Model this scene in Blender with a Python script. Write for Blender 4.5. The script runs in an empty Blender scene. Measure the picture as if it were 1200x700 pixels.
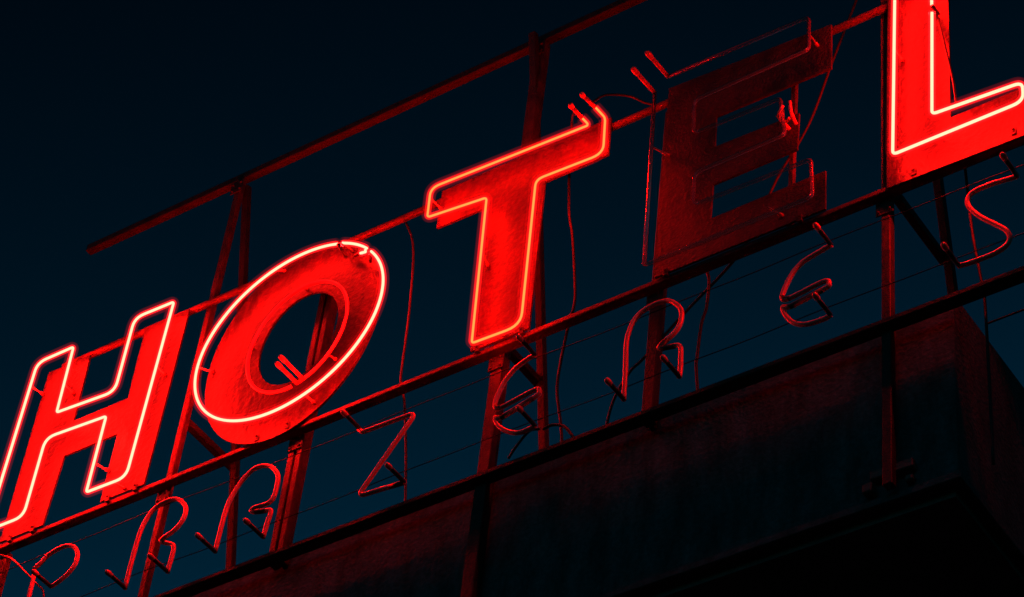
import bpy, bmesh, math, random
from mathutils import Vector, Matrix
random.seed(7)

# ------------------------------------------------------------------ camera
scene = bpy.context.scene
col = scene.collection
cam_data = bpy.data.cameras.new("camera")
cam = bpy.data.objects.new("camera", cam_data)
col.objects.link(cam)
cam_data.sensor_width = 36.0
cam_data.sensor_fit = 'HORIZONTAL'
cam_data.lens = 36.0 * 3221.9 / 1200.0
cam_data.clip_start = 0.1
cam_data.clip_end = 5000
right = Vector((0.82617729, 0.55584056, 0.0920454))
up = Vector((0.34040085, -0.62263549, 0.70459372))
back = Vector((0.4489525, -0.550787, -0.7036159))
m = Matrix.Identity(4)
for i in range(3):
    m[i][0], m[i][1], m[i][2] = right[i], up[i], back[i]
m.translation = Vector((6.73, -8.262, 1.6))          # eye height, across the street
cam.matrix_world = m
scene.camera = cam

# ------------------------------------------------------------------ sky (late dusk, sun already well below the horizon)
SUN_EL, SUN_ROT = math.radians(-1.5), math.radians(0)
world = bpy.data.worlds.new("World")
scene.world = world
world.use_nodes = True
wn, wl = world.node_tree.nodes, world.node_tree.links
wn.clear()
sky = wn.new('ShaderNodeTexSky')
sky.sky_type = 'NISHITA'
sky.sun_disc = False
sky.sun_elevation = SUN_EL
sky.sun_rotation = SUN_ROT
tint = wn.new('ShaderNodeMix'); tint.data_type = 'RGBA'; tint.blend_type = 'MULTIPLY'
tint.inputs['Factor'].default_value = 1.0
geo = wn.new('ShaderNodeTexCoord')
dot = wn.new('ShaderNodeVectorMath'); dot.operation = 'DOT_PRODUCT'   # town glow low over the roofs, night overhead
dot.inputs[1].default_value = (-1.6, 4.1, -4.9)
ofs = wn.new('ShaderNodeMath'); ofs.operation = 'ADD'; ofs.inputs[1].default_value = 0.02
ex = wn.new('ShaderNodeMath'); ex.operation = 'EXPONENT'
lo = wn.new('ShaderNodeMath'); lo.operation = 'MAXIMUM'; lo.inputs[1].default_value = 0.24
hi = wn.new('ShaderNodeMath'); hi.operation = 'MINIMUM'; hi.inputs[1].default_value = 1.6
colr = wn.new('ShaderNodeMix'); colr.data_type = 'RGBA'; colr.blend_type = 'MULTIPLY'; colr.inputs['Factor'].default_value = 1.0
colr.inputs['A'].default_value = (0.02, 0.75, 1.25, 1)
wl.new(geo.outputs['Generated'], dot.inputs[0])
wl.new(dot.outputs['Value'], ofs.inputs[0]); wl.new(ofs.outputs[0], ex.inputs[0])
wl.new(ex.outputs[0], lo.inputs[0]); wl.new(lo.outputs[0], hi.inputs[0])
dot2 = wn.new('ShaderNodeVectorMath'); dot2.operation = 'DOT_PRODUCT'   # added glow in the unseen street-side sky, brightens the wall
dot2.inputs[1].default_value = (0.6, -3.4, -3.0)
ex2 = wn.new('ShaderNodeMath'); ex2.operation = 'EXPONENT'
sc2 = wn.new('ShaderNodeMath'); sc2.operation = 'MULTIPLY'; sc2.inputs[1].default_value = 0.7
cl2 = wn.new('ShaderNodeMath'); cl2.operation = 'MINIMUM'; cl2.inputs[1].default_value = 9.0
mxg = wn.new('ShaderNodeMath'); mxg.operation = 'MAXIMUM'
wl.new(geo.outputs['Generated'], dot2.inputs[0]); wl.new(dot2.outputs['Value'], ex2.inputs[0])
wl.new(ex2.outputs[0], sc2.inputs[0]); wl.new(sc2.outputs[0], cl2.inputs[0])
wl.new(cl2.outputs[0], mxg.inputs[0]); wl.new(hi.outputs[0], mxg.inputs[1])
wl.new(mxg.outputs[0], colr.inputs['B'])
wl.new(sky.outputs[0], tint.inputs['A'])
wl.new(colr.outputs['Result'], tint.inputs['B'])
bg = wn.new('ShaderNodeBackground')
bg.inputs['Strength'].default_value = 0.1
out = wn.new('ShaderNodeOutputWorld')
wl.new(tint.outputs['Result'], bg.inputs['Color'])
wl.new(bg.outputs[0], out.inputs['Surface'])

vs = scene.view_settings
scene.display_settings.display_device = 'sRGB'
vs.view_transform = 'Standard'
vs.look = 'None'
vs.exposure = 0.0
vs.gamma = 1.0
vs.use_curve_mapping = False
scene.cycles.max_bounces = 5
scene.cycles.transparent_max_bounces = 24
scene.cycles.sample_clamp_indirect = 4.0

# ------------------------------------------------------------------ materials
def new_mat(name):
    mt = bpy.data.materials.new(name)
    mt.use_nodes = True
    mt.node_tree.nodes.clear()
    o = mt.node_tree.nodes.new('ShaderNodeOutputMaterial')
    return mt, mt.node_tree.nodes, mt.node_tree.links, o

def weathered(name, base, dirt, rough=0.55, scale=6.0, streak=None, bump=0.15, spec=0.4, cover=(0.42, 0.68), metallic=0.0, fine=60.0, grain=(0.7, 1.25)):
    """paint or bare metal with blotches, fine grain and an optional vertical streak pattern"""
    mt, n, l, o = new_mat(name)
    b = n.new('ShaderNodeBsdfPrincipled')
    tc = n.new('ShaderNodeTexCoord')
    mp = n.new('ShaderNodeMapping')
    if streak: mp.inputs['Scale'].default_value = streak
    l.new(tc.outputs['Object'], mp.inputs[0])
    n1 = n.new('ShaderNodeTexNoise'); n1.inputs['Scale'].default_value = scale
    n1.inputs['Detail'].default_value = 8; n1.inputs['Roughness'].default_value = 0.68
    l.new(mp.outputs[0], n1.inputs['Vector'])
    r = n.new('ShaderNodeValToRGB')
    r.color_ramp.elements[0].position, r.color_ramp.elements[1].position = cover
    r.color_ramp.elements[0].color = (*base, 1); r.color_ramp.elements[1].color = (*dirt, 1)
    l.new(n1.outputs[0], r.inputs[0])
    n2 = n.new('ShaderNodeTexNoise'); n2.inputs['Scale'].default_value = fine
    n2.inputs['Detail'].default_value = 4
    l.new(tc.outputs['Object'], n2.inputs['Vector'])
    mr = n.new('ShaderNodeMapRange'); mr.inputs['From Min'].default_value = 0.25; mr.inputs['From Max'].default_value = 0.75; mr.inputs['To Min'].default_value, mr.inputs['To Max'].default_value = grain
    l.new(n2.outputs[0], mr.inputs['Value'])
    mx = n.new('ShaderNodeMix'); mx.data_type = 'RGBA'; mx.blend_type = 'MULTIPLY'; mx.inputs['Factor'].default_value = 1
    l.new(r.outputs[0], mx.inputs['A']); l.new(mr.outputs[0], mx.inputs['B'])
    l.new(mx.outputs['Result'], b.inputs['Base Color'])
    b.inputs['Roughness'].default_value = rough
    b.inputs['Specular IOR Level'].default_value = spec
    b.inputs['Metallic'].default_value = metallic
    ad = n.new('ShaderNodeMath'); ad.operation = 'ADD'
    l.new(n1.outputs[0], ad.inputs[0]); l.new(n2.outputs[0], ad.inputs[1])
    bp = n.new('ShaderNodeBump'); bp.inputs['Strength'].default_value = bump; bp.inputs['Distance'].default_value = 0.02
    l.new(ad.outputs[0], bp.inputs['Height']); l.new(bp.outputs[0], b.inputs['Normal'])
    l.new(b.outputs[0], o.inputs['Surface'])
    return mt

def plain(name, base, rough=0.5, spec=0.5):
    mt, n, l, o = new_mat(name)
    b = n.new('ShaderNodeBsdfPrincipled')
    b.inputs['Base Color'].default_value = (*base, 1)
    b.inputs['Roughness'].default_value = rough
    b.inputs['Specular IOR Level'].default_value = spec
    l.new(b.outputs[0], o.inputs['Surface'])
    return mt

def neon(name, rgb):
    mt, n, l, o = new_mat(name)
    e = n.new('ShaderNodeEmission')
    s = max(rgb)
    e.inputs['Color'].default_value = (*[c / s for c in rgb], 1)
    e.inputs['Strength'].default_value = s
    l.new(e.outputs[0], o.inputs['Surface'])
    return mt

def glow_volume(name, rgb, s):
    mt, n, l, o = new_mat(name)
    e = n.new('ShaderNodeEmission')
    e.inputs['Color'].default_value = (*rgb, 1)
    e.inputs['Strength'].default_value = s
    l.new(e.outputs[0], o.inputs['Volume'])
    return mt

def clear_glass(name):
    """dusty clear glass: mostly see-through, bright along its edges, a little film that scatters light"""
    mt, n, l, o = new_mat(name)
    t = n.new('ShaderNodeBsdfTransparent'); t.inputs['Color'].default_value = (0.88, 0.90, 0.92, 1)
    g = n.new('ShaderNodeBsdfGlossy'); g.inputs['Roughness'].default_value = 0.22
    g.inputs['Color'].default_value = (0.95, 0.6, 0.65, 1)
    d = n.new('ShaderNodeBsdfDiffuse'); d.inputs['Color'].default_value = (0.8, 0.35, 0.38, 1)
    f = n.new('ShaderNodeFresnel'); f.inputs['IOR'].default_value = 1.6
    m1 = n.new('ShaderNodeMixShader'); m1.inputs[0].default_value = 0.13
    l.new(t.outputs[0], m1.inputs[1]); l.new(d.outputs[0], m1.inputs[2])
    mx = n.new('ShaderNodeMixShader')
    l.new(f.outputs[0], mx.inputs[0]); l.new(m1.outputs[0], mx.inputs[1]); l.new(g.outputs[0], mx.inputs[2])
    l.new(mx.outputs[0], o.inputs['Surface'])
    return mt

M = {}
M['neon_bright'] = neon('neon_gas_bright', (240.0, 0.96, 0.56))
M['neon_dim'] = neon('neon_gas_dim', (130.0, 0.42, 0.08))
M['glow_bright'] = glow_volume('neon_glow_bright', (1.0, 0.010, 0.012), 34.0)  # glowing shells around the tubes, standing in for camera bloom
M['glow_dim'] = glow_volume('neon_glow_dim', (1.0, 0.008, 0.006), 27.0)
M['halo'] = glow_volume('neon_air_glow', (1.0, 0.006, 0.008), 1.5)
M['paint'] = weathered('red_sign_paint', (0.080, 0.0036, 0.0033), (0.014, 0.0012, 0.0012), 0.5, 5.0, (1, 1, 0.5), 0.3, cover=(0.40, 0.74), fine=38, grain=(0.5, 1.35))
M['worn_paint'] = weathered('worn_red_paint', (0.026, 0.0012, 0.0011), (0.0045, 0.0005, 0.0005), 0.5, 6.0, (1, 1, 0.6), 0.45, cover=(0.40, 0.70), fine=38, grain=(0.5, 1.35))
M['sooty_paint'] = weathered('sooty_red_paint', (0.035, 0.0015, 0.0014), (0.0045, 0.0006, 0.0006), 0.55, 6.5, (1.6, 1, 0.5), 0.4, cover=(0.40, 0.66), fine=38, grain=(0.5, 1.35))
M['old_paint'] = weathered('faded_dark_red_paint', (0.085, 0.0045, 0.004), (0.008, 0.0012, 0.0012), 0.5, 3.2, (1, 1, 0.7), 0.4, cover=(0.38, 0.62))
M['steel'] = weathered('rusty_painted_steel', (0.078, 0.010, 0.008), (0.014, 0.005, 0.004), 0.55, 9.0, None, 0.3)
M['dark_steel'] = weathered('dark_weathered_steel', (0.027, 0.007, 0.006), (0.008, 0.004, 0.0035), 0.6, 9.0, None, 0.3)
M['soot'] = weathered('blackened_steel', (0.020, 0.008, 0.007), (0.010, 0.005, 0.005), 0.6, 9.0, None, 0.3)  # darkest steel tone, used on one post
M['grey_steel'] = weathered('galvanised_steel', (0.10, 0.09, 0.085), (0.05, 0.04, 0.035), 0.5, 12.0, None, 0.2)
M['coated'] = plain('coated_unlit_tube', (0.78, 0.13, 0.14), 0.22, 0.7)
M['clear'] = clear_glass('clear_unlit_tube')
M['black'] = plain('blackout_paint', (0.02, 0.015, 0.015), 0.45, 0.4)
M['cap'] = plain('electrode_cap_glass', (0.75, 0.16, 0.15), 0.25, 0.6)
M['dull_tube'] = plain('dull_painted_tube_end', (0.38, 0.05, 0.05), 0.3, 0.6)
M['peg'] = plain('glass_standoff', (0.22, 0.06, 0.05), 0.2, 0.6)
M['cable'] = plain('black_rubber_cable', (0.016, 0.009, 0.009), 0.55, 0.4)
M['wire'] = plain('thin_steel_wire', (0.008, 0.007, 0.007), 0.6, 0.2)
M['wall'] = weathered('stained_render', (0.085, 0.10, 0.112), (0.035, 0.042, 0.048), 0.9, 5.0, (1.8, 1, 0.45), 0.4, 0.15, (0.36, 0.66), fine=45)
M['soffit'] = weathered('soffit_render', (0.12, 0.11, 0.10), (0.07, 0.06, 0.06), 0.9, 3.0, None, 0.2, 0.1)
M['lower'] = weathered('lower_wall_render', (0.25, 0.23, 0.21), (0.13, 0.12, 0.11), 0.9, 3.0, (1, 1, .4), 0.2, 0.1)
M['asphalt'] = weathered('asphalt', (0.05, 0.05, 0.052), (0.035, 0.035, 0.036), 0.85, 1.5, None, 0.3, 0.3)
M['pave'] = weathered('pavement_slabs', (0.22, 0.21, 0.2), (0.14, 0.135, 0.13), 0.85, 2.0, None, 0.2, 0.3)
M['pane'] = plain('dark_window_pane', (0.012, 0.014, 0.016), 0.08, 0.6)
M['frame'] = plain('window_frame_paint', (0.18, 0.17, 0.16), 0.5, 0.4)

# ------------------------------------------------------------------ helpers
def tag(o, label=None, cat=None, group=None, kind=None):
    if label: o['label'] = label
    if cat: o['category'] = cat
    if group: o['group'] = group
    if kind: o['kind'] = kind
    return o

def thing(name, loc, label, cat, group=None):
    o = bpy.data.objects.new(name, None)
    o.empty_display_size = 0.1
    o.location = loc
    col.objects.link(o)
    return tag(o, label, cat, group)

def obj(name, bm, mat, parent=None, smooth=False):
    bmesh.ops.recalc_face_normals(bm, faces=bm.faces)
    me = bpy.data.meshes.new(name)
    bm.to_mesh(me); bm.free()
    me.materials.append(mat)
    if smooth:
        for p in me.polygons: p.use_smooth = True
    o = bpy.data.objects.new(name, me)
    col.objects.link(o)
    if parent is not None:
        o.parent = parent
        p = Vector((0, 0, 0)); q = parent
        while q is not None:
            p += Vector(q.location); q = q.parent
        me.transform(Matrix.Translation(-p))
    return o

def add_box(bm, x0, x1, y0, y1, z0, z1, bev=0.0):
    r = bmesh.ops.create_cube(bm, size=1)
    bmesh.ops.scale(bm, verts=r['verts'], vec=(x1 - x0, y1 - y0, z1 - z0))
    bmesh.ops.translate(bm, verts=r['verts'], vec=((x0 + x1) / 2, (y0 + y1) / 2, (z0 + z1) / 2))
    if bev:
        es = list({e for v in r['verts'] for e in v.link_edges})
        bmesh.ops.bevel(bm, geom=es, offset=bev, segments=1, affect='EDGES')

def box(name, x0, x1, y0, y1, z0, z1, mat, parent=None, bev=0.003):
    bm = bmesh.new(); add_box(bm, x0, x1, y0, y1, z0, z1, bev)
    return obj(name, bm, mat, parent)

def fillet(pts, radii, seg=6, closed=False):
    pts = [Vector(p) for p in pts]
    n = len(pts)
    if not isinstance(radii, (list, tuple)): radii = [radii] * n
    res = []
    for i, p in enumerate(pts):
        if not closed and i in (0, n - 1):
            res.append(p); continue
        a, b = pts[i - 1] - p, pts[(i + 1) % n] - p
        la, lb = a.length, b.length
        a.normalize(); b.normalize()
        ang = a.angle(b)
        r = radii[i]
        if r <= 0 or ang > math.pi - 0.02:
            res.append(p); continue
        t = min(r / max(math.tan(ang / 2), 1e-3), 0.45 * la, 0.45 * lb)
        s, e = p + a * t, p + b * t
        for k in range(seg + 1):
            u = k / seg
            res.append(s * (1 - u) ** 2 + p * 2 * u * (1 - u) + e * u * u)
    return res

def smooth_path(pts, seg=6):
    """Catmull-Rom through the points"""
    P = [Vector(p) for p in pts]
    Q = [P[0] * 2 - P[1]] + P + [P[-1] * 2 - P[-2]]
    res = []
    for i in range(1, len(Q) - 2):
        p0, p1, p2, p3 = Q[i - 1:i + 3]
        for k in range(seg):
            t = k / seg
            res.append(0.5 * ((2 * p1) + (p2 - p0) * t + (2 * p0 - 5 * p1 + 4 * p2 - p3) * t * t + (3 * p1 - p0 - 3 * p2 + p3) * t ** 3))
    res.append(P[-1])
    return res

def add_tube(bm, pts, r, sides=10, closed=False, caps=True):
    P = [Vector(p) for p in pts]
    Q = [P[0]]
    for p in P[1:]:
        if (p - Q[-1]).length > 1e-4: Q.append(p)
    if closed and (Q[0] - Q[-1]).length < 1e-4: Q.pop()
    P = Q; n = len(P)
    tang = []
    for i in range(n):
        if closed: t = (P[(i + 1) % n] - P[i - 1])
        else: t = P[min(i + 1, n - 1)] - P[max(i - 1, 0)]
        tang.append(t.normalized())
    nrm = tang[0].orthogonal().normalized()
    ny = Vector((0, -1, 0))
    rings = []
    for i in range(n):
        t = tang[i]
        if closed:
            nrm = ny - t * ny.dot(t); nrm.normalize()
        else:
            nrm = nrm - t * nrm.dot(t)
            if nrm.length < 1e-5: nrm = t.orthogonal()
            nrm.normalize()
        b = t.cross(nrm)
        rr = r[i] if isinstance(r, (list, tuple)) else r
        rings.append([bm.verts.new(P[i] + (nrm * math.cos(a) + b * math.sin(a)) * rr) for a in [2 * math.pi * k / sides for k in range(sides)]])
    m_ = n if closed else n - 1
    for i in range(m_):
        A, B = rings[i], rings[(i + 1) % n]
        for k in range(sides):
            bm.faces.new((A[k], A[(k + 1) % sides], B[(k + 1) % sides], B[k]))
    if caps and not closed:
        bm.faces.new(list(reversed(rings[0]))); bm.faces.new(rings[-1])

def tube(name, pts, r, mat, parent=None, sides=10, closed=False):
    bm = bmesh.new(); add_tube(bm, pts, r, sides, closed)
    return obj(name, bm, mat, parent, smooth=True)

def add_plate(bm, outline, y0, y1, hole=None):
    """flat sheet-metal letter in the XZ plane between y0 and y1"""
    def loop(pts, y): return [bm.verts.new((x, y, z)) for x, z in pts]
    if hole is None:
        f = loop(outline, y0)
        face = bm.faces.new(f)
        g = bmesh.ops.extrude_face_region(bm, geom=[face])
        vs_ = [v for v in g['geom'] if isinstance(v, bmesh.types.BMVert)]
        bmesh.ops.translate(bm, verts=vs_, vec=(0, y1 - y0, 0))
    else:
        A, B, C, D = loop(outline, y0), loop(hole, y0), loop(outline, y1), loop(hole, y1)
        n = len(A)
        for i in range(n):
            j = (i + 1) % n
            bm.faces.new((A[i], A[j], B[j], B[i])); bm.faces.new((C[i], D[i], D[j], C[j]))
            bm.faces.new((A[i], C[i], C[j], A[j])); bm.faces.new((B[i], B[j], D[j], D[i]))

def plate(name, outline, y0, y1, mat, parent, hole=None):
    bm = bmesh.new(); add_plate(bm, outline, y0, y1, hole)
    return obj(name, bm, mat, parent)

def ellipse(cx, cz, a, b, n=72, t0=0, t1=2 * math.pi, y=None):
    r = []
    full = abs(t1 - t0 - 2 * math.pi) < 1e-6
    for k in range(n if full else n + 1):
        t = t0 + (t1 - t0) * k / n
        p = (cx + a * math.cos(t), cz + b * math.sin(t))
        r.append(p if y is None else (p[0], y, p[1]))
    return r

def xz(L, y): return [(x, y, z) for x, z in L]

# ------------------------------------------------------------------ ground
def sheet(name, x0, x1, y0, y1, z, mat):
    bm = bmesh.new()
    bm.faces.new([bm.verts.new(p) for p in ((x0, y0, z), (x1, y0, z), (x1, y1, z), (x0, y1, z))])
    return tag(obj(name, bm, mat), kind='structure')
sheet('ground', -1500, 1500, -1500, 1500, -0.02, M['asphalt'])
sheet('road', -300, 300, -13.0, -2.2, -0.012, M['asphalt'])
tag(box('pavement', -300, 300, -2.2, 1.7, -0.3, 0.12, M['pave'], None, 0.02), kind='structure')

# ------------------------------------------------------------------ the building under the sign
WF, WT, WB, CX = 0.170, 11.11, 9.925, 2.56       # front of the top storey band, its top, its underside, its corner
building = thing('building', (-4, 3, 0), 'dark rendered building whose overhanging top band carries the red sign, corner at the right', 'building')
bm = bmesh.new(); add_box(bm, -11, CX, WF, 9.0, WB, WT, 0.006)
band = obj('parapet_wall', bm, M['wall'], building)
bm = bmesh.new(); add_box(bm, -10.96, CX - 0.04, WF + 0.05, 8.9, WB - 0.06, WB - 0.003)
obj('soffit', bm, M['soffit'], building)
bm = bmesh.new(); add_box(bm, -11.02, CX + 0.022, WF - 0.022, WF - 0.002, WB - 0.02, WB + 0.022, 0.003)
obj('drip_edge', bm, M['wall'], building)
bm = bmesh.new(); add_box(bm, CX + 0.002, CX + 0.022, WF, 9.0, WB - 0.02, WB + 0.022, 0.003)
obj('drip_edge', bm, M['wall'], building)
bm = bmesh.new(); add_box(bm, -10.2, CX - 0.85, 1.75, 8.2, -0.2, WB - 0.062)
obj('wall', bm, M['lower'], building)
for zf in (1.2, 4.2, 7.0):
    for k in range(5):
        wx = -8.6 + k * 2.1
        fr = bmesh.new()
        for (a, b, c, d) in ((wx, wx + 1.1, zf, zf + .07), (wx, wx + 1.1, zf + 1.63, zf + 1.7), (wx, wx + .07, zf + .07, zf + 1.63), (wx + 1.03, wx + 1.1, zf + .07, zf + 1.63), (wx + .52, wx + .58, zf + .07, zf + 1.63)):
            add_box(fr, a, b, 1.70, 1.748, c, d)
        fo = obj('window', fr, M['frame'], building)
        box('pane', wx + .05, wx + 1.05, 1.735, 1.747, zf + .05, zf + 1.65, M['pane'], fo, 0)

# ------------------------------------------------------------------ steel frame
frame = thing('rooftop_scaffold', (0, 0.1, WB), 'rusty steel scaffold of rails, posts and raking braces holding up the red letters', 'scaffold')
S, DS = M['steel'], M['dark_steel']
def bar(name, a, b, w, d, mat):
    """square section between two points lying in one x plane"""
    a, b = Vector(a), Vector(b)
    t = (b - a).normalized(); ux = Vector((1, 0, 0)); n_ = t.cross(ux).normalized()
    bm = bmesh.new()
    A, B = [[bm.verts.new(p + ux * sx * w / 2 + n_ * sz * d / 2) for sx, sz in ((-1, -1), (1, -1), (1, 1), (-1, 1))] for p in (a, b)]
    for k in range(4): bm.faces.new((A[k], A[(k + 1) % 4], B[(k + 1) % 4], B[k]))
    bm.faces.new(A); bm.faces.new(B)
    bmesh.ops.bevel(bm, geom=list(bm.edges), offset=0.003, segments=1, affect='EDGES')
    return obj(name, bm, mat, frame)

def angle_rail(name, x0, x1, y0, y1, z0, z1, mat, t=0.008):
    """L-section: an upright front leaf and a horizontal leaf behind its top"""
    bm = bmesh.new()
    add_box(bm, x0, x1, y0, y0 + t, z0, z1, 0.002)
    add_box(bm, x0, x1, y0 + t + .0005, y1, z1 - t, z1 - .001, 0.001)
    return obj(name, bm, mat, frame)

box('top_rail', -3.78, 4.3, 0.085, 0.14, 14.505, 14.567, DS, frame, 0.006)
# upper letter rail is a pipe
tube('letter_rail', [(x, 0.040, 13.310) for x in [-3.6 + k * 0.4 for k in range(19)]], 0.023, S, frame, 14)
box('letter_rail', -4.3, 3.9, 0.017, 0.078, 11.828, 11.862, S, frame, 0.004)
box('base_beam', -6.5, 4.6, 0.03, 0.108, 10.920, 10.952, DS, frame, 0.004)
def post(x0, w, d, z0, z1, mat, double=False):
    bm = bmesh.new()
    if not double:
        add_box(bm, x0, x0 + w, 0.08, 0.08 + d, z0, z1, 0.004)
    else:                                           # two channels bolted side by side with a gap
        add_box(bm, x0, x0 + w * .42, 0.08, 0.08 + d, z0, z1, 0.003)
        add_box(bm, x0 + w * .42 + .001, x0 + w * .62, 0.095, 0.08 + d - .01, z0, z1 - .01)
        add_box(bm, x0 + w * .62 + .001, x0 + w, 0.08, 0.08 + d, z0, z1, 0.003)
    return obj('post', bm, mat, frame)
post(-2.475, 0.045, 0.045, WB + .02, 14.505, S)
post(-1.53, 0.095, 0.075, 10.93, 13.296, S, True)
post(-0.155, 0.075, 0.07, WB + .02, 14.505, S)
post(0.857, 0.065, 0.06, 10.93, 13.296, M['soot'])
post(2.222, 0.05, 0.05, WB + .02, 14.505, S)
post(3.62, 0.06, 0.06, WB + 1.3, 13.296, S)
post(-3.735, 0.05, 0.05, 10.93, 11.86, S)
box('stiffener', 1.70, 1.728, 0.04, 0.07, 11.874, 13.296, S, frame, 0.002)
for bx, k, zs, y0, mat in ((-2.45, 0.205, 12.43, .155, DS), (-0.115, 0.192, 12.0, .01, DS), (2.315, 0.19, 11.89, .13, DS)):
    zt = 14.5
    f_ = lambda z: y0 + k * (zt - z)
    bar('back_brace', (bx, f_(zt), zt), (bx, f_(WT + .012), WT + .012), 0.045, 0.045, mat)
    bar('strut', (bx - .03, 0.128, zs), (bx - .03, f_(zs) + .02, zs), 0.045, 0.05, DS)
    box('base_plate', bx - .09, bx + .09, f_(WT) - .09, f_(WT) + .12, WT + .001, WT + .014, DS, frame, 0.003)
for px_ in (-1.46, 0.885): bar('strut', (px_, 0.15, 10.93), (px_, WF + .06, WT + .03), 0.03, 0.03, DS)
# gusset plates with bolt heads where posts and rails meet
for gx, gz in ((-2.452, 14.43), (-2.452, 11.79), (-0.117, 14.43), (-0.117, 11.79), (2.247, 11.79), (-1.482, 11.79), (0.89, 11.79), (3.65, 11.79)):
    gp = box('gusset_plate', gx - .05, gx + .05, .0705, .0785, gz - .06, gz + .05, DS, frame, 0.002)
    for dx, dz in ((-.032, -.04), (.032, -.04), (-.032, .02), (.032, .02)):
        tube('bolt', [(gx + dx, .0703, gz + dz), (gx + dx, .062, gz + dz)], .008, S, gp, 6)
for bx in (-2.452, -0.117, 2.247):                  # wall brackets low on the three long posts
    box('wall_bracket', bx - .11, bx + .11, 0.12, WF - .002, WB + .12, WB + .17, M['grey_steel'], frame, 0.004)
box('wall_bracket', 2.10, 2.15, 0.11, WF - .002, WB + .045, WB + .10, M['grey_steel'], frame, 0.006)
box('wall_bracket', 2.31, 2.35, 0.13, WF - .002, WB + .05, WB + .085, M['grey_steel'], frame, 0.006)

# ------------------------------------------------------------------ the big letters
TY, PY0, PY1 = -0.10, 0.0, 0.014
RC, RG, RH = 0.0078, 0.0205, 0.037
LIT = 'letters of the large HOTEL sign'
def letter(x, z, label):
    return thing('sign_letter', (x, 0.013, z), label, 'sign letter', LIT)

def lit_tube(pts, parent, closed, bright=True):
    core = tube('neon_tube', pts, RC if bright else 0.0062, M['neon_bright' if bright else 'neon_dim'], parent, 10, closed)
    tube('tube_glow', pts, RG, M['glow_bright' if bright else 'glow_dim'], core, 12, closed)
    tube('tube_halo', pts, RH, M['halo'], core, 14, closed)  # added faint outer shell imitating bloom, not part of the tube
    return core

def peg(parent, x, z, x2=None, z2=None, mat='peg', y=TY):
    """glass stand-off from the tube back to the sheet"""
    x2 = x if x2 is None else x2; z2 = z if z2 is None else z2
    bm = bmesh.new()
    a, b = Vector((x, y + .012, z)), Vector((x2, PY0 - .001, z2))
    add_tube(bm, [a, a.lerp(b, .7), a.lerp(b, .72), b], [.006, .006, .011, .011], 8)
    return obj('tube_support', bm, M[mat], parent, True)

def electrode(parent, p, d=(0, -1, 0), ln=0.17, r=0.011, blk='black', tip='cap'):
    p, d = Vector(p), Vector(d).normalized()
    e = tube('electrode', [p, p + d * ln * .72], r, M[blk], parent, 10)
    q = [p + d * ln * t for t in (.72, .76, .9, .97, 1.0)]
    bm = bmesh.new(); add_tube(bm, q, [r * .9, r * 1.25, r * 1.3, r * .9, r * .35], 10)
    obj('electrode_cap', bm, M[tip], e, True)
    return e

# H
H = letter(-3.11, 11.88, 'large lit red letter H at the left edge of the sign')
plate('letter_panel', [(-3.682, 11.861), (-3.684, 13.265), (-3.333, 13.262), (-3.322, 12.69), (-2.884, 12.69), (-2.89, 13.28), (-2.535, 13.285), (-2.556, 11.860), (-2.89, 11.861), (-2.893, 12.402), (-3.318, 12.402), (-3.340, 11.861)], PY0, PY1, M['worn_paint'], H)
rs, rr_ = 0.02, 0.075
Hp = [(-3.712, 11.885), (-3.694, 13.272), (-3.392, 13.272), (-3.376, 12.705), (-2.899, 12.668), (-2.894, 13.292), (-2.577, 13.280), (-2.608, 11.858), (-2.914, 11.867), (-2.917, 12.472), (-3.409, 12.508), (-3.410, 11.880)]
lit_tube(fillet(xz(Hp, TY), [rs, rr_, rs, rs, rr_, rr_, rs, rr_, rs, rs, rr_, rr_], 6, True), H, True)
for q in ((-3.694, 13.074, -3.670, 13.064), (-2.598, 12.75), (-3.385, 12.95), (-2.912, 12.1, -2.875, 12.09), (-2.70, 11.86, -2.70, 11.88)):
    peg(H, *q)

# O
O = letter(-1.58, 11.82, 'large lit red round letter O between the H and the T')
plate('letter_panel', ellipse(-1.602, 12.585, 0.634, 0.774, 96), PY0, PY1, M['sooty_paint'], O, ellipse(-1.557, 12.580, 0.284, 0.354, 96))
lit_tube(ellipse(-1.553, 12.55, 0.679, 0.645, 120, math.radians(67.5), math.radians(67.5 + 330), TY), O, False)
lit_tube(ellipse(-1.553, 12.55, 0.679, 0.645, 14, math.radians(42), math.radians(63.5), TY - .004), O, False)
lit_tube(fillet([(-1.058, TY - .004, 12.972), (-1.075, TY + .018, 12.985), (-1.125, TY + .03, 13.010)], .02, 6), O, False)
for p, q in (((-1.293, TY, 13.146), (-1.262, TY + .06, 13.075)), ((-1.250, TY - .004, 13.127), (-1.20, TY + .05, 13.075)), ((-1.125, TY + .03, 13.010), (-1.20, TY + .06, 13.05)), ((-1.018, TY, 12.942), (-1.06, TY + .06, 12.93))):
    tube('blackout_end', [p, q], .009, M['black'], O, 10)
Oring = ellipse(-1.505, 12.513, 0.356, 0.417, 90, math.radians(-76), math.radians(-76 + 352), -0.065)
tube('unlit_tube', Oring, 0.0105, M['coated'], O, 10)
electrode(O, (-1.425, -0.065, 12.100), (-.03, -1, .02), 0.20, 0.012, 'coated')
electrode(O, (-1.385, -0.065, 12.115), (-.03, -1, .02), 0.22, 0.012, 'coated')
for t in (178, 108):
    t = math.radians(t)
    x, z = -1.553 + .679 * math.cos(t), 12.55 + .645 * math.sin(t)
    peg(O, x, z, -1.588 + .600 * math.cos(t), 12.562 + .72 * math.sin(t))
peg(O, -1.32, 11.945, -1.32, 11.95)
for t in (95, 165, 320):
    t = math.radians(t); peg(O, -1.505 + .356 * math.cos(t), 12.513 + .417 * math.sin(t), -1.53 + .40 * math.cos(t), 12.54 + .45 * math.sin(t), 'peg', -0.065)

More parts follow.
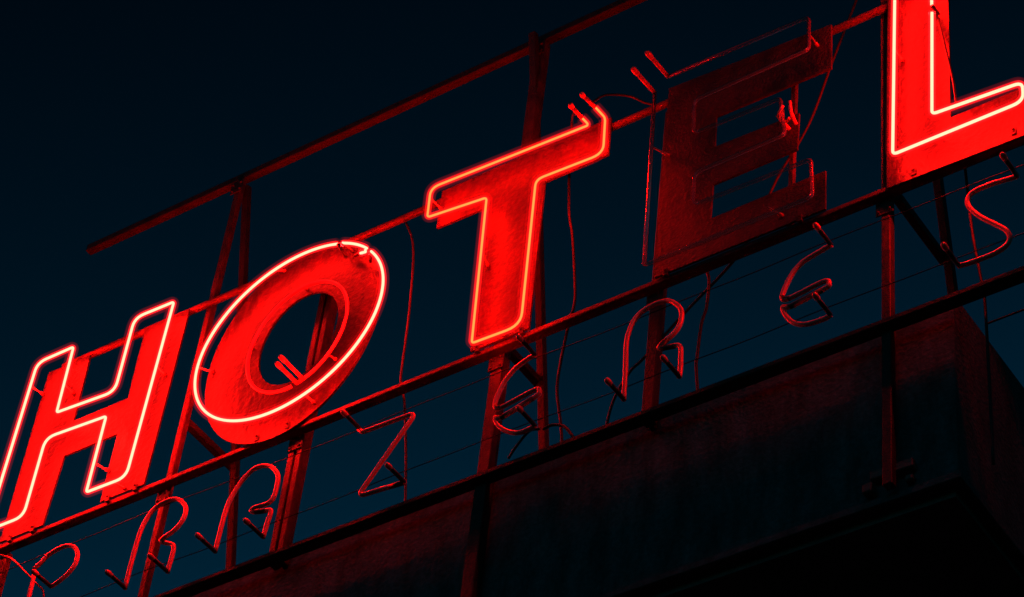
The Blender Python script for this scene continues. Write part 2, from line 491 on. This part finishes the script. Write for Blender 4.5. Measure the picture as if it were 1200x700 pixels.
# T
T = letter(-0.06, 11.88, 'large lit red letter T with its tube glowing orange')
plate('letter_panel', [(-0.632, 13.035), (-0.634, 13.352), (0.543, 13.350), (0.548, 13.032), (0.124, 13.030), (0.137, 11.862), (-0.248, 11.864), (-0.262, 13.028)], PY0, PY1, M['paint'], T)
Tp = [(0.496, 13.221), (-0.636, 13.286), (-0.626, 13.030), (-0.203, 12.976), (-0.160, 11.800), (0.160, 11.786), (0.137, 12.946), (0.588, 12.920), (0.578, 13.200)]
Tp = xz(Tp, TY)
Tq = [(0.462, TY - .065, 13.226), (0.470, TY - .002, 13.222)] + Tp[1:] + [(0.576, TY - .006, 13.226), (0.563, TY - .085, 13.240)]
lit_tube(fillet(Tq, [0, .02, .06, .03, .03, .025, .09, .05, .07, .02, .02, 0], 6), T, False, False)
electrode(T, (0.462, TY - .065, 13.226), (-.06, -1, .02), 0.12, 0.012, 'dull_tube')
electrode(T, (0.563, TY - .085, 13.240), (-.16, -1, .05), 0.125, 0.012, 'dull_tube')
for q in ((-0.63, 13.2, -0.605, 13.17), (-0.175, 12.5, -.20, 12.5), (0.5, 12.94, .49, 13.05), (-.02, 11.794, -.02, 11.885)):
    peg(T, *q)

# E, dark
E = letter(1.45, 11.87, 'large unlit dark red letter E with loose clear glass tubing')
plate('letter_panel', [(0.928, 11.858), (0.926, 13.380), (1.965, 13.318), (1.968, 12.948), (1.255, 12.956), (1.257, 12.706), (1.778, 12.690), (1.773, 12.405), (1.260, 12.405), (1.256, 12.140), (1.944, 12.146), (1.947, 11.858)], PY0, PY1, M['old_paint'], E)
Ep = xz([(0.902, 13.255), (0.929, 11.861), (1.930, 11.860), (1.916, 12.150), (1.209, 12.172), (1.206, 12.426), (1.757, 12.429), (1.720, 12.737), (1.183, 12.754), (1.168, 13.037), (1.888, 13.045), (1.883, 13.322), (0.985, 13.344)], TY)
tube('unlit_tube', fillet(Ep, [0, .02, .04, .03, .05, .05, .03, .03, .05, .05, .03, .04, 0], 6), 0.0115, M['clear'], E, 14)
electrode(E, (0.902, TY, 13.255), (-.08, -1, .03), 0.215, 0.013, 'dull_tube', 'dull_tube')
electrode(E, (0.985, TY, 13.344), (-.06, -1, .02), 0.215, 0.013, 'dull_tube', 'dull_tube')
for q in ((0.917, 12.80, 0.965, 12.79), (1.885, 13.18), (1.66, 11.935, 1.70, 11.93)):
    peg(E, *q)
bm = bmesh.new()
add_tube(bm, [(1.735, -.02, 12.56), (1.70, -.09, 12.62), (1.745, -.11, 12.66)], .011, 8)
add_tube(bm, [(1.70, -.015, 12.63), (1.76, -.07, 12.585), (1.775, -.1, 12.55)], .009, 8)
add_tube(bm, [(1.765, -.004, 12.60), (1.765, -.06, 12.64), (1.772, -.09, 12.70)], .010, 8)
obj('broken_bracket', bm, M['cap'], E, True)

# L
L = letter(2.85, 11.83, 'large lit red letter L at the right end of the sign')
plate('letter_panel', [(2.298, 11.824), (2.312, 13.36), (2.672, 13.36), (2.660, 12.158), (3.36, 12.16), (3.36, 11.800)], PY0, PY1, M['worn_paint'], L)
Lp = xz([(2.622, 12.905), (2.608, 12.112), (3.103, 12.072), (3.104, 11.930), (2.386, 11.930), (2.408, 13.285), (2.60, 13.285), (2.622, 13.19), (2.622, 12.97)], TY)
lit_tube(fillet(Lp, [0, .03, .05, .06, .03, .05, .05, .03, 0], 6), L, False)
for q in ((2.40, 12.75), (3.09, 12.0), (2.5, 13.285)):
    peg(L, *q)
for z_ in (12.912, 12.965): tube('blackout_end', [(2.622, TY, z_), (2.622, TY + .07, z_ + .004)], .010, M['black'], L, 10)

for par, xs in ((H, (-3.60, -3.42, -2.83, -2.62)), (O, (-1.72, -1.50)), (T, (-0.2, 0.09)), (E, (1.0, 1.8)), (L, (2.45, 3.0))):
    for x_ in xs:
        bm = bmesh.new()
        add_box(bm, x_ - .014, x_ + .014, -.006, -.0005, 11.855, 11.885, .0015)
        add_box(bm, x_ - .014, x_ + .014, -.006, .016, 11.838, 11.8545, .0015)
        add_tube(bm, [(x_, -.0065, 11.872), (x_, -.016, 11.872)], .007, 6)
        obj('mounting_clip', bm, DS, par)

# ------------------------------------------------------------------ the small unlit letters
SY, SR = 0.0, 0.0136
SM = 'small unlit tube letters under the large sign'
def small(label, strokes, ends, blacks=(), sm=True):
    xs = [p[0] for s in strokes for p in s]; zs = [p[1] for s in strokes for p in s]
    t = thing('tube_letter', ((min(xs) + max(xs)) / 2, SY, min(zs)), label, 'tube letter', SM)
    for s in strokes:
        tube('glass_tube', smooth_path(xz(s, SY), 6) if sm else fillet(xz(s, SY), .03, 6), SR, M['coated'], t, 12)
    for (x, z) in ends: electrode(t, (x, SY, z), (0, -1, 0), 0.17, 0.0125)
    for b in blacks: tube('blackout_paint', xz(b, SY), SR + .0012, M['black'], t, 12)
    return t

small('unlit tube letter P cut off at the bottom left, below the left leg of H',
      [[(-3.307, 11.510), (-3.26, 11.538), (-3.206, 11.582), (-3.105, 11.601), (-3.017, 11.567), (-2.963, 11.488), (-2.968, 11.400), (-3.032, 11.340), (-3.115, 11.305)],
       [(-3.290, 11.470), (-3.284, 11.29), (-3.282, 11.06)]],
      [(-3.115, 11.305)])
small('unlit tube letter R before the thin post below the gap between H and O',
      [[(-2.499, 11.060), (-2.496, 11.295), (-2.481, 11.490), (-2.431, 11.598), (-2.352, 11.637), (-2.261, 11.625), (-2.190, 11.565), (-2.157, 11.500), (-2.165, 11.428), (-2.215, 11.372), (-2.290, 11.342), (-2.29, 11.318), (-2.205, 11.268), (-2.184, 11.225), (-2.184, 11.161), (-2.191, 11.060)]],
      [(-2.499, 11.066), (-2.191, 11.066)],
      [[(-2.275, 11.349), (-2.297, 11.330), (-2.262, 11.302)]])
small('unlit tube letter A like an open arch with a crossbar, below the O',
      [[(-1.856, 11.075), (-1.847, 11.263), (-1.835, 11.408), (-1.791, 11.516), (-1.742, 11.579), (-1.690, 11.615), (-1.615, 11.608), (-1.545, 11.560), (-1.494, 11.482), (-1.487, 11.400), (-1.496, 11.325), (-1.530, 11.296), (-1.630, 11.302), (-1.640, 11.282), (-1.600, 11.262), (-1.510, 11.240), (-1.494, 11.215), (-1.503, 11.150), (-1.515, 11.045)]],
      [(-1.856, 11.080), (-1.515, 11.050)],
      [[(-1.628, 11.2995), (-1.641, 11.287), (-1.605, 11.264), (-1.53, 11.2445)]])
small('unlit zigzag tube letter Z hanging under the rail between the O and the T',
      [[(-0.957, 11.600), (-0.925, 11.563), (-0.560, 11.552), (-0.880, 11.080), (-0.560, 11.052)]],
      [(-0.950, 11.600), (-0.567, 11.053)],
      [[(-0.66, 11.0608), (-0.572, 11.0530)]], False)
small('round unlit tube letter E below the foot of the T, before post and brace',
      [[(0.201, 11.632), (0.164, 11.624), (0.081, 11.587), (0.013, 11.506), (-0.024, 11.398), (-0.020, 11.350), (0.020, 11.332), (0.225, 11.365), (0.256, 11.345), (0.236, 11.312), (0.031, 11.255), (-0.012, 11.275), (0.015, 11.205), (0.088, 11.131), (0.167, 11.091), (0.262, 11.098)]],
      [(0.201, 11.632), (0.258, 11.098)],
      [[(-0.021, 11.36), (-0.008, 11.338), (0.018, 11.332)], [(0.225, 11.308), (0.031, 11.255), (-0.010, 11.270)]])
small('unlit tube letter R in front of the thick post under the dark E',
      [[(0.801, 11.040), (0.797, 11.237), (0.788, 11.429), (0.801, 11.534), (0.842, 11.615), (0.908, 11.648), (0.975, 11.652), (1.038, 11.632), (1.099, 11.559), (1.118, 11.495), (1.107, 11.420), (1.069, 11.371), (1.005, 11.335), (1.00, 11.308), (1.085, 11.290), (1.122, 11.262), (1.130, 11.180), (1.132, 11.101), (1.128, 11.050)]],
      [(0.801, 11.046), (1.128, 11.056)],
      [[(1.04, 11.354), (0.999, 11.325), (1.01, 11.305), (1.09, 11.286)]])
small('round unlit tube letter E hanging below the right end of the large dark E',
      [[(1.990, 11.572), (1.888, 11.548), (1.820, 11.525), (1.768, 11.475), (1.725, 11.390), (1.712, 11.325), (1.760, 11.306), (1.945, 11.330), (1.976, 11.302), (1.950, 11.276), (1.762, 11.245), (1.718, 11.262), (1.736, 11.194), (1.786, 11.118), (1.858, 11.077), (1.953, 11.068), (1.991, 11.079)]],
      [(1.985, 11.571), (1.988, 11.078)],
      [[(1.7135, 11.332), (1.722, 11.312), (1.758, 11.306)], [(1.94, 11.2735), (1.762, 11.245), (1.722, 11.259)]])
small('unlit tube letter S hanging below the L, last of the small letters',
      [[(3.010, 11.536), (2.976, 11.537), (2.859, 11.552), (2.767, 11.543), (2.738, 11.498), (2.752, 11.437), (2.807, 11.347), (2.890, 11.248), (2.936, 11.185), (2.948, 11.126), (2.926, 11.088), (2.869, 11.068), (2.798, 11.066), (2.727, 11.069), (2.677, 11.077)]],
      [(3.004, 11.536), (2.681, 11.0765)])

# ------------------------------------------------------------------ wires and cables
def wire(label, x0, x1, z, y, r=0.0030, sag=0.012, name='support_wire', cat='wire', grp='thin wires strung behind the small letters'):
    pts = []
    n = 60
    for k in range(n + 1):
        x = x0 + (x1 - x0) * k / n
        pts.append((x, y + .001 * math.sin(x * 3), z - sag * abs(math.sin((x + .1) * 1.33)) + .004 * math.sin(x * 7.3)))
    return tag(tube(name, pts, r, M['wire'], None, 6), label, cat, grp)
wire('thin dark wire crossing behind the upper halves of the small letters', -4.6, 3.62, 11.628, 0.0165)
wire('thin dark wire crossing behind the feet of the small letters', -4.6, 3.62, 11.158, 0.0165)
wire('thin dark wire beyond the building corner at the right', CX + .012, 6.5, 11.18, 0.5, 0.006, .01, 'support_wire', 'wire', None)

def cable(label, pts, r=0.007, mat='cable'):
    return tag(tube('hanging_cable', smooth_path(pts, 6), r * 1.2, M[mat], None, 8), label, 'cable', 'loose cables hanging from the sign')
def cx(L, y): return [(x, y, z) for x, z in L]
cable('loose cable looped over the rail left of the T, hanging behind the Z', cx([(-1.143, 13.350), (-1.10, 13.40), (-1.0, 13.375), (-0.943, 13.300), (-0.860, 13.04), (-0.815, 12.53), (-0.800, 12.117), (-0.790, 11.95)], .09) + cx([(-0.75, 11.80), (-0.68, 11.4), (-0.645, 11.15), (-0.62, 10.96)], .1), .006)
cable('wavy cable hanging down from the T past its right side to the roof beam', [(0.462, -.285, 13.228), (0.39, -.15, 13.355), (0.291, -.03, 13.458), (0.23, .05, 13.49), (0.207, .09, 13.32), (0.211, .10, 13.16)] + cx([(0.244, 12.801), (0.286, 12.585), (0.344, 12.14), (0.346, 11.995), (0.33, 11.925), (0.302, 11.646), (0.296, 11.425), (0.343, 11.162), (0.371, 10.98)], .1), .007)
cable('short cable arching from the tip of the T over to the dark E', [(0.540, -.21, 13.246), (0.575, -.12, 13.40), (0.67, -.02, 13.44), (0.76, .02, 13.37), (0.86, .03, 13.30)], .006)
cable('dark cable hanging below the left part of the E, right of the small R', cx([(1.174, 11.90), (1.193, 11.808), (1.187, 11.623), (1.162, 11.511), (1.148, 11.286), (1.146, 11.215), (1.169, 10.99)], .12), .007)
cable('dark cable hanging below the L behind the small S, past the beam', cx([(2.66, 11.95), (2.664, 11.90), (2.689, 11.442), (2.731, 11.042), (2.741, 10.923), (2.746, 10.50), (2.75, 9.9)], .14), .0065)
cable('long slack cable slanting from top right down behind the dark E to the beam', cx([(2.40, 14.49), (2.20, 14.05), (2.049, 13.607), (1.904, 13.166), (1.769, 12.736), (1.599, 12.434), (1.550, 12.326), (1.378, 11.946), (1.051, 11.650), (0.821, 11.437), (0.732, 11.367), (0.646, 11.201), (0.609, 10.98)], .125), .0065)
cable('short cable drooping from the small E below the T to the beam', cx([(0.262, 11.098), (0.20, 11.11), (0.13, 11.04), (0.085, 10.97)], .03), .006)
cable('short cable trailing right from the brace below the T to the beam', cx([(0.262, 11.12), (0.32, 11.125), (0.40, 11.08), (0.47, 10.97)], .06), .007)
cable('dark cable running down the right side of the lit L stem', cx([(2.60, 13.05), (2.625, 12.924), (2.664, 12.657), (2.702, 12.385), (2.717, 12.18)], -.045), .006)
cable('thin red lit cable dangling past the bottom left P', cx([(-3.70, 11.80), (-3.564, 11.708), (-3.42, 11.56), (-3.293, 11.423), (-3.20, 11.31), (-3.17, 11.10)], .03), .0055, 'peg')
tie = tube('cable_tie', [(1.885 + .03 * math.cos(a), .040 + .032 * math.sin(a), 13.310 + .03 * math.cos(a)) for a in [k * math.pi / 8 for k in range(16)]], .004, M['cable'], frame, 6, True)
